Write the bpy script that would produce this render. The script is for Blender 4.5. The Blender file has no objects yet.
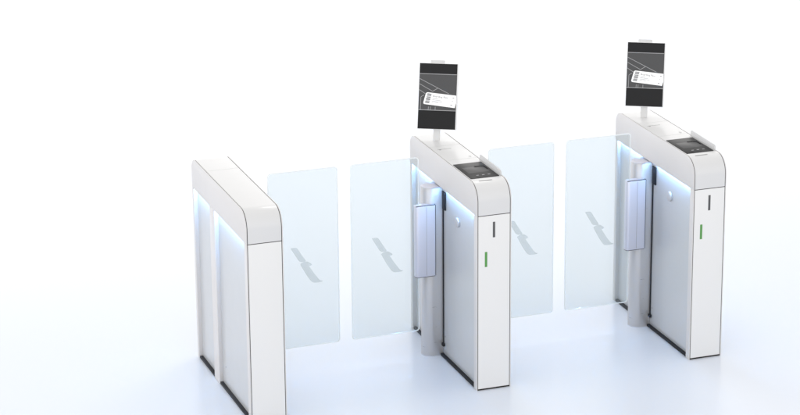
import bpy, bmesh, math
from mathutils import Vector, Matrix

sc = bpy.context.scene
COL = sc.collection

# ------------------------------------------------------------------ materials
def new_mat(name):
    m = bpy.data.materials.new(name); m.use_nodes = True
    return m, m.node_tree.nodes, m.node_tree.links, m.node_tree.nodes['Principled BSDF']

def paint(name, col, rough=.4, metal=0., spec=.5, coat=0., vary=.06, scale=18., bump=0., bscale=900., stretch=(1, 1, 1)):
    m, n, l, p = new_mat(name)
    p.inputs['Base Color'].default_value = (*col, 1)
    p.inputs['Metallic'].default_value = metal
    p.inputs['Specular IOR Level'].default_value = spec
    p.inputs['Coat Weight'].default_value = coat
    p.inputs['Coat Roughness'].default_value = .12
    tc = n.new('ShaderNodeTexCoord'); mp = n.new('ShaderNodeMapping')
    mp.inputs['Scale'].default_value = stretch
    l.new(tc.outputs['Object'], mp.inputs['Vector'])
    nz = n.new('ShaderNodeTexNoise'); nz.inputs['Scale'].default_value = scale; nz.inputs['Detail'].default_value = 4
    l.new(mp.outputs['Vector'], nz.inputs['Vector'])
    mr = n.new('ShaderNodeMapRange')
    mr.inputs['To Min'].default_value = max(.02, rough - vary); mr.inputs['To Max'].default_value = rough + vary
    l.new(nz.outputs['Fac'], mr.inputs['Value']); l.new(mr.outputs['Result'], p.inputs['Roughness'])
    if bump:
        n2 = n.new('ShaderNodeTexNoise'); n2.inputs['Scale'].default_value = bscale
        l.new(mp.outputs['Vector'], n2.inputs['Vector'])
        b = n.new('ShaderNodeBump'); b.inputs['Strength'].default_value = bump; b.inputs['Distance'].default_value = .0006
        l.new(n2.outputs['Fac'], b.inputs['Height']); l.new(b.outputs['Normal'], p.inputs['Normal'])
    return m

def emit(name, col, s, base=(.6, .6, .6)):
    m, n, l, p = new_mat(name)
    p.inputs['Base Color'].default_value = (*base, 1)
    p.inputs['Emission Color'].default_value = (*col, 1)
    p.inputs['Emission Strength'].default_value = s
    return m

def sheet(name, tint, haze_col, haze, gloss=.05):
    """clear sheet: tinted transparency with a little milky scatter and a fresnel reflection"""
    m, n, l, p = new_mat(name)
    n.remove(p)
    out = n['Material Output']
    tr = n.new('ShaderNodeBsdfTransparent'); tr.inputs['Color'].default_value = (*tint, 1)
    df = n.new('ShaderNodeBsdfDiffuse'); df.inputs['Color'].default_value = (*haze_col, 1)
    tl = n.new('ShaderNodeBsdfTranslucent'); tl.inputs['Color'].default_value = (*haze_col, 1)
    dm = n.new('ShaderNodeMixShader'); dm.inputs[0].default_value = .5
    l.new(df.outputs[0], dm.inputs[1]); l.new(tl.outputs[0], dm.inputs[2])
    m1 = n.new('ShaderNodeMixShader')
    nz = n.new('ShaderNodeTexNoise'); nz.inputs['Scale'].default_value = 3.
    tc = n.new('ShaderNodeTexCoord'); l.new(tc.outputs['Object'], nz.inputs['Vector'])
    mr = n.new('ShaderNodeMapRange'); mr.inputs['To Min'].default_value = haze * .8; mr.inputs['To Max'].default_value = haze * 1.2
    l.new(nz.outputs['Fac'], mr.inputs['Value']); l.new(mr.outputs['Result'], m1.inputs[0])
    l.new(tr.outputs[0], m1.inputs[1]); l.new(dm.outputs[0], m1.inputs[2])
    gl = n.new('ShaderNodeBsdfGlossy'); gl.inputs['Roughness'].default_value = .05
    m2 = n.new('ShaderNodeMixShader'); m2.inputs[0].default_value = gloss
    l.new(m1.outputs[0], m2.inputs[1]); l.new(gl.outputs[0], m2.inputs[2])
    l.new(m2.outputs[0], out.inputs['Surface'])
    return m

WHITE = paint('white_powder_coat', (.785, .785, .785), .34, spec=.4, coat=.15, bump=.06)
PEARL = paint('pearl_side_coat', (.675, .66, .66), .40, spec=.45, bump=.06)
SATIN = paint('satin_aluminium', (.60, .62, .66), .42, metal=.35, bump=.05, bscale=300., stretch=(1, 1, 12))
PANEL = paint('side_panel_coat', (.585, .60, .62), .30, metal=.25, spec=.5, bump=.04)
POSTM = paint('post_aluminium', (.585, .58, .59), .30, metal=.5, bump=.04, bscale=300., stretch=(1, 1, 12))
CLAMP = paint('clamp_aluminium', (.68, .69, .78), .32, metal=.45, bump=.04)
RUBBER = paint('black_rubber', (.018, .019, .024), .6, spec=.3)
HOOD = paint('white_hood_coat', (.69, .69, .695), .34, spec=.4, coat=.2, bump=.06)
GASKET = paint('dark_gasket', (.03, .028, .027), .6, spec=.2)
GROOVE = paint('grey_groove', (.34, .34, .34), .6, spec=.2)
LIGHTGREY = paint('light_grey_plastic', (.66, .66, .66), .45, spec=.35)
BEZEL = paint('reader_bezel', (.022, .022, .023), .4, spec=.2)
READGLASS = paint('reader_glass', (.078, .078, .080), .42, spec=.2)
BLACK = paint('black_print', (.006, .006, .007), .5, spec=.1)
SCR_D = paint('screen_dark', (.026, .026, .027), .5, spec=.08)
SCR_M = paint('screen_mid', (.095, .095, .097), .5, spec=.08)
SCR_L = paint('screen_line', (.42, .42, .43), .5, spec=.08)
CARD = emit('ticket_white', (1, 1, 1), .35, (.72, .72, .72))
INK = paint('ticket_ink', (.16, .16, .17), .6, spec=.08)
INK2 = paint('ticket_ink_pale', (.38, .38, .40), .6, spec=.08)
LED = emit('led_strip', (.25, .54, 1.), 88.)
GREEN = emit('green_led', (.10, .40, .08), .03, (.09, .29, .07))
DARKLED = paint('unlit_led', (.085, .085, .09), .35)
GLASS = sheet('tinted_glass', (.906, .928, .930), (.86, .92, .95), .06, .04)
EDGE = sheet('glass_edge_painted_glint', (.95, .99, 1.), (.96, .99, 1.), .85)  # near-white milky colour stands in for light refracted along the glass rim
EMBLEM = sheet('frosted_emblem', (.95, .96, .96), (.36, .40, .41), .13, .02)
ACRYL = sheet('white_acrylic', (.9, .9, .9), (.80, .80, .80), .75, .04)

# ------------------------------------------------------------------ mesh helpers
def box(bm, x0, x1, y0, y1, z0, z1, bev=0., seg=2):
    t = bmesh.new()
    bmesh.ops.create_cube(t, size=1)
    for v in t.verts:
        v.co = Vector(((x0 + x1) / 2 + v.co.x * (x1 - x0), (y0 + y1) / 2 + v.co.y * (y1 - y0), (z0 + z1) / 2 + v.co.z * (z1 - z0)))
    if bev:
        bmesh.ops.bevel(t, geom=t.edges[:], offset=bev, segments=seg, profile=.5, affect='EDGES')
    merge(bm, t)
    return bm

def merge(bm, t):
    me = bpy.data.meshes.new('tmp'); t.to_mesh(me); t.free(); bm.from_mesh(me); bpy.data.meshes.remove(me)

def prism(bm, pts, axis, a, b, bev=0., seg=2, mat_side=None):
    """extrude a closed 2-D outline along axis ('x': pts are (y,z); 'y': (x,z); 'z': (x,y))"""
    t = bmesh.new()
    def P3(p, w):
        return {'x': (w, p[0], p[1]), 'y': (p[0], w, p[1]), 'z': (p[0], p[1], w)}[axis]
    lo = [t.verts.new(P3(p, a)) for p in pts]; hi = [t.verts.new(P3(p, b)) for p in pts]
    f0 = t.faces.new(lo); f1 = t.faces.new(hi)
    k = len(pts); sides = []
    for i in range(k):
        sides.append(t.faces.new((lo[i], lo[(i + 1) % k], hi[(i + 1) % k], hi[i])))
    if mat_side is not None:
        for f in sides: f.material_index = mat_side
    bmesh.ops.recalc_face_normals(t, faces=t.faces[:])
    if bev:
        ed = list(set(list(f0.edges) + list(f1.edges)))
        bmesh.ops.bevel(t, geom=ed, offset=bev, segments=seg, profile=.5, affect='EDGES')
        if mat_side is not None:
            k = 'xyz'.index(axis); t.normal_update()
            for f in t.faces: f.material_index = 0 if abs(f.normal[k]) > .99 else mat_side
    merge(bm, t)
    return bm

def rounded(x0, x1, y0, y1, r, seg=8):
    """r: one radius, or four (x1y1, x0y1, x0y0, x1y0)"""
    if not isinstance(r, (tuple, list)): r = (r,) * 4
    out = []
    for (cx, sx), (cy, sy), a0, rr in (((x1, -1), (y1, -1), 0, r[0]), ((x0, 1), (y1, -1), 90, r[1]), ((x0, 1), (y0, 1), 180, r[2]), ((x1, -1), (y0, 1), 270, r[3])):
        if rr <= 0: out.append((cx, cy)); continue
        for i in range(seg + 1):
            a = math.radians(a0 + 90 * i / seg)
            out.append((cx + sx * rr + rr * math.cos(a), cy + sy * rr + rr * math.sin(a)))
    return out

def smooth(me, ang=35):
    for p in me.polygons: p.use_smooth = True
    try: me.set_sharp_from_angle(angle=math.radians(ang))
    except Exception: pass

def obj(name, bm, mats, parent=None):
    me = bpy.data.meshes.new(name); bm.to_mesh(me); bm.free()
    for m in (mats if isinstance(mats, (list, tuple)) else [mats]): me.materials.append(m)
    smooth(me)
    o = bpy.data.objects.new(name, me); COL.objects.link(o)
    if parent: o.parent = parent
    return o

B = bmesh.new

# ------------------------------------------------------------------ dimensions (metres)
W, L, H = .1694, .895, 1.0
SEAM = .8537
RF, RB = .085, .055

def cap_profile(inset=0., y0=None, y1=None, z0=.8550):
    """side outline of the hood between y0 and y1"""
    a, b, top = inset, L - inset, H - inset
    rf, rb = RF - inset, RB - inset
    pts = []
    if y0 is None:
        pts += [(a, z0)]
        for i in range(13):
            t = math.radians(180 - 90 * i / 12); pts.append((a + rf + rf * math.cos(t), top - rf + rf * math.sin(t)))
    else: pts += [(y0, z0), (y0, top)]
    if y1 is None:
        for i in range(11):
            t = math.radians(90 - 90 * i / 10); pts.append((b - rb + rb * math.cos(t), top - rb + rb * math.sin(t)))
        pts += [(b, z0)]
    else: pts += [(y1, top), (y1, z0)]
    return pts

def mx(bm, m):
    """mirror left/right about the cabinet's middle"""
    if m:
        for v in bm.verts: v.co.x = W - v.co.x
        bmesh.ops.reverse_faces(bm, faces=bm.faces[:])
    return bm

# ------------------------------------------------------------------ glass flap with its post
EMB_UP = [(-.3375, .6335), (-.3300, .6350), (-.3130, .6345), (-.3045, .6300), (-.2900, .6050), (-.2640, .5640), (-.2700, .5600), (-.2900, .5615), (-.3000, .5690), (-.3180, .6000)]
EMB_LO = [(-.2925, .5500), (-.2850, .5570), (-.2700, .5610), (-.2560, .5600), (-.2380, .5470), (-.2360, .5410), (-.2430, .5375), (-.2500, .5370),
          (-.2270, .5000), (-.2030, .4660), (-.1950, .4585), (-.1840, .4560), (-.1890, .4520), (-.2050, .4505), (-.2300, .4520), (-.2420, .4620), (-.2640, .4960)]
GY, GT = .4957, .010

def glass_flap(root, right):
    x0, x1 = (-.4398, -.1007) if not right else (.2498, .5892)
    bm = B()
    pts = rounded(x0, x1, .1373, 1.0057, .016, 5)
    prism(bm, pts, 'y', GY - GT / 2, GY + GT / 2, bev=.0035, seg=1, mat_side=1)
    g = obj('glass_flap', bm, [GLASS, EDGE], root)
    g['label'] = 'clear pale blue glass flap on the %s side of its cabinet' % ('right' if right else 'left')
    sh = .6903 if right else 0.
    bm = B()
    for poly in (EMB_UP, EMB_LO):
        prism(bm, [(x + sh, z) for x, z in poly], 'y', GY - GT / 2 - .0008, GY - GT / 2 - .0002)
    obj('emblem', bm, EMBLEM, g)

def post(root, right):
    bm = B()
    prism(bm, rounded(-.0760, .0185, .4870, .5770, (.004, .045, .045, .004), 12), 'z', .0, .846, bev=.003)
    p = obj('post', mx(bm, right), POSTM, root)
    bm = B()                                                   # cap on top of the post and its shadow gap
    prism(bm, rounded(-.0745, .0175, .4885, .5755, (.003, .0435, .0435, .003), 12), 'z', .8458, .8495, bev=.0015)
    obj('post_cap', mx(bm, right), CLAMP, p)
    bm = B()
    prism(bm, rounded(-.1260, -.0270, .4660, .5080, (.004, .014, .014, .005), 8), 'z', .418, .7700, bev=.0010)
    c = obj('clamp', mx(bm, right), CLAMP, root)
    bm = B()                                                   # dark shadow joint round the clamp; its hinge-side strip is shade put in as dark mesh
    prism(bm, rounded(-.1250, -.0280, .4668, .4740, (.001, .003, .003, .003), 4), 'z', .7695, .7712)
    prism(bm, rounded(-.1250, -.0280, .4670, .5060, (.004, .013, .013, .005), 8), 'z', .4155, .4185)
    box(bm, -.0275, -.0252, .4690, .5000, .418, .770)
    obj('joint_and_shade', mx(bm, right), GASKET, c)
    bm = B()
    box(bm, -.0735, -.0720, .4654, .4700, .424, .764)
    obj('groove', mx(bm, right), GROOVE, c)
    bm = B()                                                   # slot in the side panel where the post turns
    box(bm, .0150, .0184, .4770, .4860, .056, .826)
    box(bm, .0120, .0184, .4460, .4865, .742, .830, .002)
    box(bm, .0080, .0184, .4650, .4868, .050, .066, .002)
    obj('post_slot', mx(bm, right), RUBBER, root)
    bm = B()                                                   # ring foot
    prism(bm, rounded(-.0775, .0185, .4855, .5785, (.004, .0465, .0465, .004), 12), 'z', .0, .004)
    obj('post_foot', mx(bm, right), SATIN, p)

def knob(root, right):
    bm = B()
    pts = [(.286 + .024 * math.cos(2 * math.pi * i / 32), .735 + .024 * math.sin(2 * math.pi * i / 32)) for i in range(32)]
    prism(bm, pts, 'x', .0085, .0183, bev=.002)
    k = obj('sensor_button', mx(bm, right), POSTM, root)
    bm = B()
    pts = [(.286 + .014 * math.cos(2 * math.pi * i / 24), .735 + .014 * math.sin(2 * math.pi * i / 24)) for i in range(24)]
    prism(bm, pts, 'x', .0078, .0086)
    obj('sensor_face', mx(bm, right), PANEL, k)

# ------------------------------------------------------------------ cabinet
def cabinet(root, flap_left, flap_right, electronics):
    for s in (False, True):
        has_flap = flap_right if s else flap_left
        bm = B()                                               # recessed side
        if has_flap:
            box(bm, .0185, .030, .0358, .8685, .010, .8545)
        else:
            box(bm, .0185, .030, .0358, .5155, .010, .8545)
            box(bm, .0185, .030, .5995, .8685, .010, .8545)
        sp = obj('side_panel', mx(bm, s), PANEL, root)
        bm = B(); box(bm, .0030, .0190, .0362, .8680 if has_flap else .5152, .0005, .0115, .0015)
        if not has_flap: box(bm, .0030, .0190, .6002, .8680, .0005, .0115, .0015)
        obj('kick_plate', mx(bm, s), RUBBER, root)
        bm = B()                                               # front edge trim, an L in plan
        prism(bm, [(0, .0008), (.0042, .0008), (.0042, .0335), (.0186, .0335), (.0186, .0360), (0, .0360)], 'z', .0005, .8528, bev=.0006)
        obj('edge_trim', mx(bm, s), PEARL, root)
        if not has_flap:
            bm = B(); box(bm, .0, .0300, .5150, .6000, .0004, .8530, .003)
            obj('side_pillar', mx(bm, s), PEARL, root)
        for a, b in (((.040, .440), (.625, .864)) if has_flap else ((.040, .512), (.603, .864))):
            bm = B(); box(bm, .0050, .0125, a, b, .8540, .8551, .0004)      # lip lamp under the hood
            obj('light_strip', mx(bm, s), LED, root)
        bm = B(); prism(bm, cap_profile(z0=.8532), 'x', 0, .0042, bev=.0007)
        obj('hood_side', mx(bm, s), PEARL, root)
        if has_flap:
            post(root, s); glass_flap(root, s); knob(root, s)
    bm = B(); box(bm, .026, W - .026, .030, .872, .004, .853)
    obj('body', bm, SATIN, root)
    bm = B(); box(bm, .0044, W - .0044, .0022, .0330, .0004, .8560)
    obj('front_frame', bm, GASKET, root)
    bm = B(); box(bm, .0074, W - .0074, 0, .0100, .0080, SEAM - .0027, .0007)
    fp = obj('front_panel', bm, WHITE, root)
    bm = B(); box(bm, 0, W, .8680, L, .0004, .8530, .003)
    obj('rear_pillar', bm, PEARL, root)
    # hood: dark gasket core, then the cover pieces
    bm = B(); prism(bm, cap_profile(.0022, z0=.8552), 'x', .0040, W - .0040)
    obj('hood_gasket', bm, GASKET, root)
    bm = B(); prism(bm, cap_profile(.0015, y0=.12, y1=.80, z0=.90), 'x', .0068, W - .0068)
    obj('hood_core', bm, GROOVE, root)
    cuts = [.411, .640] if electronics else [.655]
    ys = [None] + cuts + [None]
    for i in range(len(ys) - 1):
        a = ys[i] + .0009 if ys[i] else None; b = ys[i + 1] - .0009 if ys[i + 1] else None
        bm = B(); prism(bm, cap_profile(0, a, b, .8548), 'x', .0074, W - .0074, bev=.0007)
        hc = obj('hood_cover', bm, HOOD, root)
        if electronics and i == 0:
            bm = B(); box(bm, .036, .100, .0672, .0700, .9990, 1.0003)
            obj('card_slot', bm, GROOVE, hc)
        if electronics and i == 1:
            bm = B(); box(bm, .030, .098, .5880, .5915, .9990, 1.0004); 
            prism(bm, [(.040 + .005 * math.cos(k * math.pi / 8), .583 + .005 * math.sin(k * math.pi / 8)) for k in range(16)], 'z', .999, 1.0005)
            obj('receipt_slot', bm, GROOVE, hc)
            bm = B(); prism(bm, [(.136 + .007 * math.cos(k * math.pi / 3), .440 + .010 * math.sin(k * math.pi / 3)) for k in range(6)], 'z', .9995, 1.0020, bev=.0008)
            obj('screw_cover', bm, LIGHTGREY, hc)
    if electronics:
        bm = B(); box(bm, .0780, .0895, -.0006, .004, .745, .820, .0005)
        obj('status_light', bm, DARKLED, root)['label'] = 'unlit dark status light'
        bm = B(); box(bm, .0390, .0510, -.0006, .004, .606, .679, .0005)
        obj('status_light', bm, GREEN, root)['label'] = 'green lit status light'
        reader(root); monitor(root)

def reader(root):
    bm = B(); box(bm, .0110, .1510, .1050, .3350, .9970, 1.0030, .0010)
    r = obj('ticket_reader', bm, BEZEL, root)
    bm = B(); box(bm, .0290, .1330, .1780, .2680, 1.0020, 1.0036, .0004)
    obj('scan_window', bm, READGLASS, r)
    bm = B()
    prism(bm, [(.092, .2760), (.140, .2700), (.140, .2200), (.1345, .2200), (.1300, .2560), (.118, .2620), (.092, .2640)], 'z', 1.0030, 1.0045, bev=.0003)
    obj('arrow_mark', bm, BLACK, r)
    bm = B()
    for x in (.052, .080, .108): box(bm, x, x + .012, .1380, .1440, 1.0028, 1.0034)
    obj('reader_icon', bm, INK2, r)
    bm = B()                                                   # upright acrylic guard along the right edge
    prism(bm, [(.104, 1.0000), (.372, 1.0000), (.369, 1.0240), (.362, 1.0280), (.118, 1.0260), (.109, 1.0200)], 'x', .1560, .1630, bev=.0012)
    obj('reader_guard', bm, ACRYL, r)

# ------------------------------------------------------------------ monitor
MX, MY, MZ, MYAW, MTILT, MW, MH = .0995, .7753, 1.2059, .5003, .3033, .1811, .3121
def monitor(root):
    # local frame: u to the right, v up, w out of the screen
    r = Vector((math.cos(MYAW), -math.sin(MYAW), 0))
    n = Vector((-math.sin(MYAW) * math.cos(MTILT), -math.cos(MYAW) * math.cos(MTILT), math.sin(MTILT)))
    up = n.cross(r)
    M = Matrix(((r.x, up.x, n.x, MX), (r.y, up.y, n.y, MY), (r.z, up.z, n.z, MZ), (0, 0, 0, 1)))
    def fin(bm): bm.transform(M); return bm
    def uv(p): return (p[0] - .5) * MW, (.5 - p[1]) * MH          # 0..1 from the top left corner
    bm = B()
    prism(bm, rounded(-MW / 2 - .0022, MW / 2 + .0060, -MH / 2 - .0022, MH / 2 + .0022, .003, 3), 'z', -.018, -.0012, bev=.001)
    box(bm, -.045, .045, -.110, .070, -.034, -.017, .004)
    mon = obj('monitor', fin(bm), WHITE, root)
    bm = B(); box(bm, -.040, .028, MH / 2 - .004, MH / 2 + .017, -.017, -.004, .002)
    obj('camera_bar', fin(bm), LIGHTGREY, mon)
    # stem from the hood up the back of the monitor, on a small foot
    bm = B()
    prism(bm, rounded(-.0165, .0165, -.030, -.016, .004, 4), 'z', 0, .15)
    bm.transform(Matrix(((1, 0, 0, 0), (0, 0, 1, -MH / 2 - .062), (0, 1, 0, 0), (0, 0, 0, 1))))
    fin(bm)
    for v in bm.verts: v.co.z = max(v.co.z, 1.0002)
    bmesh.ops.recalc_face_normals(bm, faces=bm.faces[:])
    obj('stem', bm, LIGHTGREY, mon)
    def rect(bm, u0, u1, v0, v1, w0, w1):
        a = uv((u0, v1)); b = uv((u1, v0)); box(bm, a[0], b[0], a[1], b[1], w0, w1)
    bm = B(); rect(bm, 0, 1, 0, 1, -.0014, 0)
    s = obj('screen', fin(bm), SCR_D, mon)
    bm = B(); rect(bm, .004, .996, .163, .712, -.0002, .0003)
    obj('picture_band', fin(bm), SCR_M, mon)
    bm = B()
    rect(bm, .004, .996, .156, .164, .0, .0005); rect(bm, .004, .996, .709, .717, .0, .0005)
    def line(p, q, w=.0020, z=.0006):
        a, b = Vector(uv(p)), Vector(uv(q)); d = (b - a).normalized(); nn = Vector((-d.y, d.x)) * w / 2
        prism(bm, [a + nn, b + nn, b - nn, a - nn], 'z', 0, z)
    line((.006, .235), (.80, .455)); line((.006, .315), (.365, .425)); line((.006, .405), (.20, .475))
    line((.365, .425), (.50, .375)); line((.06, .515), (.14, .485)); line((.06, .515), (.055, .71))
    line((.27, .66), (.265, .71)); line((.45, .66), (.45, .71)); line((.32, .66), (.318, .71))
    obj('line_drawing', fin(bm), SCR_L, mon)
    # the ticket on the screen: rotated card cut off by the right edge
    e = math.radians(-6.5)
    c, sn = math.cos(e), math.sin(e)
    o0 = Vector(uv((.196, .441)))
    ex = Vector(uv((.976, .479))) - o0; wlen = ex.length; ex.normalize()
    dn = Vector(uv((.12, .622))) - o0; hlen = dn.length; dn.normalize()
    def T(a, b): return o0 + ex * (a * wlen) + dn * (b * hlen)     # card space, 0..1 right and down
    bm = B()
    outline = [T(.05, 0), T(1.025, 0), uv((.998, .60)), T(1.09, 1.03), T(.05, 1.0), T(.02, .97), T(0, .9), T(0, .12), T(.015, .04)]
    outline = [Vector((min(p[0], MW / 2 - .0003), p[1])) for p in outline]
    prism(bm, outline, 'z', .0004, .0010)
    tk = obj('ticket_image', fin(bm), CARD, mon)
    def card_bar(bm, a0, a1, b0, b1):
        q = [T(a0, b0), T(a1, b0), T(a1, b1), T(a0, b1)]
        q = [Vector((min(p[0], MW / 2 - .0004), p[1])) for p in q]
        prism(bm, q, 'z', .0009, .0012)
    bm = B()
    b = .08
    for wbar, gap in ((.05, .03), (.09, .03), (.03, .04), (.07, .03), (.04, .03), (.10, .04), (.03, .03), (.06, .03), (.08, .02), (.03, .03)):
        card_bar(bm, .055, .20, b, min(.93, b + wbar)); b += wbar + gap
        if b > .9: break
    obj('barcode', fin(bm), INK, mon)
    for k, (a0, a1) in enumerate(((.27, .46), (.27, .56), (.27, .62), (.27, .50))):
        bm = B(); card_bar(bm, a0, a1, .45 + .10 * k, .485 + .10 * k)
        obj('text_line', fin(bm), INK2, mon)
    bm = B()
    for k in range(9): card_bar(bm, .868, .878, .06 + .105 * k, .11 + .105 * k)
    obj('perforation', fin(bm), INK2, mon)
    for a0, a1, b0, b1 in ((.93, .985, .18, .26), (.92, .985, .80, .88), (.93, .97, .45, .50)):
        bm = B(); card_bar(bm, a0, a1, b0, b1); obj('stub_text', fin(bm), INK2, mon)
    cu = bpy.data.curves.new('title', 'FONT'); cu.body = 'Boarding Pass'; cu.size = .0145; cu.extrude = .0001
    to = bpy.data.objects.new('title', cu); COL.objects.link(to)
    bpy.context.view_layer.update()
    me = bpy.data.meshes.new_from_object(to.evaluated_get(bpy.context.evaluated_depsgraph_get()))
    bpy.data.objects.remove(to)
    bm = B(); bm.from_mesh(me); bpy.data.meshes.remove(me)
    p0 = T(.265, .33); a = math.atan2(ex.y, ex.x)
    xs = [v.co.x for v in bm.verts]; k = (.50 * wlen) / (max(xs) - min(xs))
    bm.transform(Matrix.Translation((p0.x, p0.y, .0011)) @ Matrix.Rotation(a, 4, 'Z') @ Matrix.Diagonal((k, k, 1, 1)))
    obj('ticket_title', fin(bm), INK, mon)

# ------------------------------------------------------------------ the three cabinets
PITCH = 1.08916
def thing(name, label, x):
    o = bpy.data.objects.new(name, None); COL.objects.link(o)
    o.location = (x, 0, 0); o.empty_display_size = .1
    o['label'] = label; o['category'] = 'turnstile'; o['group'] = 'turnstile cabinets in a row'
    return o
cabinet(thing('turnstile', 'plain white turnstile cabinet at the left end, without monitor or ticket reader, one glass flap', 0), False, True, False)
cabinet(thing('turnstile', 'middle white turnstile cabinet with ticket monitor, glass flaps on both of its sides', PITCH), True, True, True)
cabinet(thing('turnstile', 'white turnstile cabinet at the right end with ticket monitor and only a left glass flap', 2 * PITCH), True, False, True)

# ------------------------------------------------------------------ floor
bm = B()
for x, y in ((-40, -40), (40, -40), (40, 40), (-40, 40)): bm.verts.new((x, y, 0))
bm.faces.new(bm.verts[:])
FLOOR = paint('white_studio_floor', (.73, .772, .85), .24, spec=.6, vary=.04, scale=2.)
fl = obj('floor', bm, FLOOR); fl['kind'] = 'structure'

# ------------------------------------------------------------------ light
w = bpy.data.worlds.new('World'); sc.world = w; w.use_nodes = True
bg = w.node_tree.nodes['Background']
wn, wl = w.node_tree.nodes, w.node_tree.links            # studio dome: bright cyclorama low down, dimmer overhead
tc = wn.new('ShaderNodeTexCoord'); sx = wn.new('ShaderNodeSeparateXYZ'); rp = wn.new('ShaderNodeValToRGB')
wl.new(tc.outputs['Generated'], sx.inputs[0]); wl.new(sx.outputs['Z'], rp.inputs['Fac'])
rp.color_ramp.elements[0].position = 0.; rp.color_ramp.elements[0].color = (1.0, .988, .972, 1)
rp.color_ramp.elements[1].position = 1.; rp.color_ramp.elements[1].color = (.36, .36, .36, 1)
wl.new(rp.outputs['Color'], bg.inputs['Color']); bg.inputs['Strength'].default_value = 1.84

def area(name, loc, tgt, size, power, col):
    d = bpy.data.lights.new(name, 'AREA'); d.shape = 'RECTANGLE'; d.size, d.size_y = size; d.energy = power; d.color = col
    o = bpy.data.objects.new(name, d); COL.objects.link(o); o.location = loc
    o.rotation_euler = (Vector(tgt) - Vector(loc)).to_track_quat('-Z', 'Y').to_euler()
    return o
area('key_softbox', (1.75, 2.15, 3.6), (1.6, .6, 0), (1.2, .5), 20, (1, .985, .96))
area('side_softbox', (-6.0, .6, 3.8), (0, .5, .3), (3.5, 3), 48, (1, .99, .97))
area('background_softbox', (2.5, 9.4, 4.2), (2.5, 9.5, 0), (26, 14), 260, (1, 1, 1)).data.spread = math.radians(48)

# ------------------------------------------------------------------ camera
cd = bpy.data.cameras.new('camera'); cam = bpy.data.objects.new('camera', cd); COL.objects.link(cam)
yaw, pit = .36799805, .31960820
F = Vector((math.sin(yaw) * math.cos(pit), math.cos(yaw) * math.cos(pit), -math.sin(pit)))
R = Vector((math.cos(yaw), -math.sin(yaw), 0)); U = R.cross(F)
cam.matrix_world = Matrix(((R.x, U.x, -F.x, -3.02859), (R.y, U.y, -F.y, -10.57219), (R.z, U.z, -F.z, 4.64711), (0, 0, 0, 1)))
cd.sensor_width = 36; cd.lens = 36 * 2633.8358 / 800
cd.shift_x = (400 - 468.385) / 800; cd.shift_y = (208.762 - 207.5) / 800
cd.clip_end = 300
sc.camera = cam
sc.view_settings.view_transform = 'Standard'; sc.view_settings.look = 'None'
sc.view_settings.exposure = 0; sc.view_settings.gamma = 1
sc.cycles.transparent_max_bounces = 24
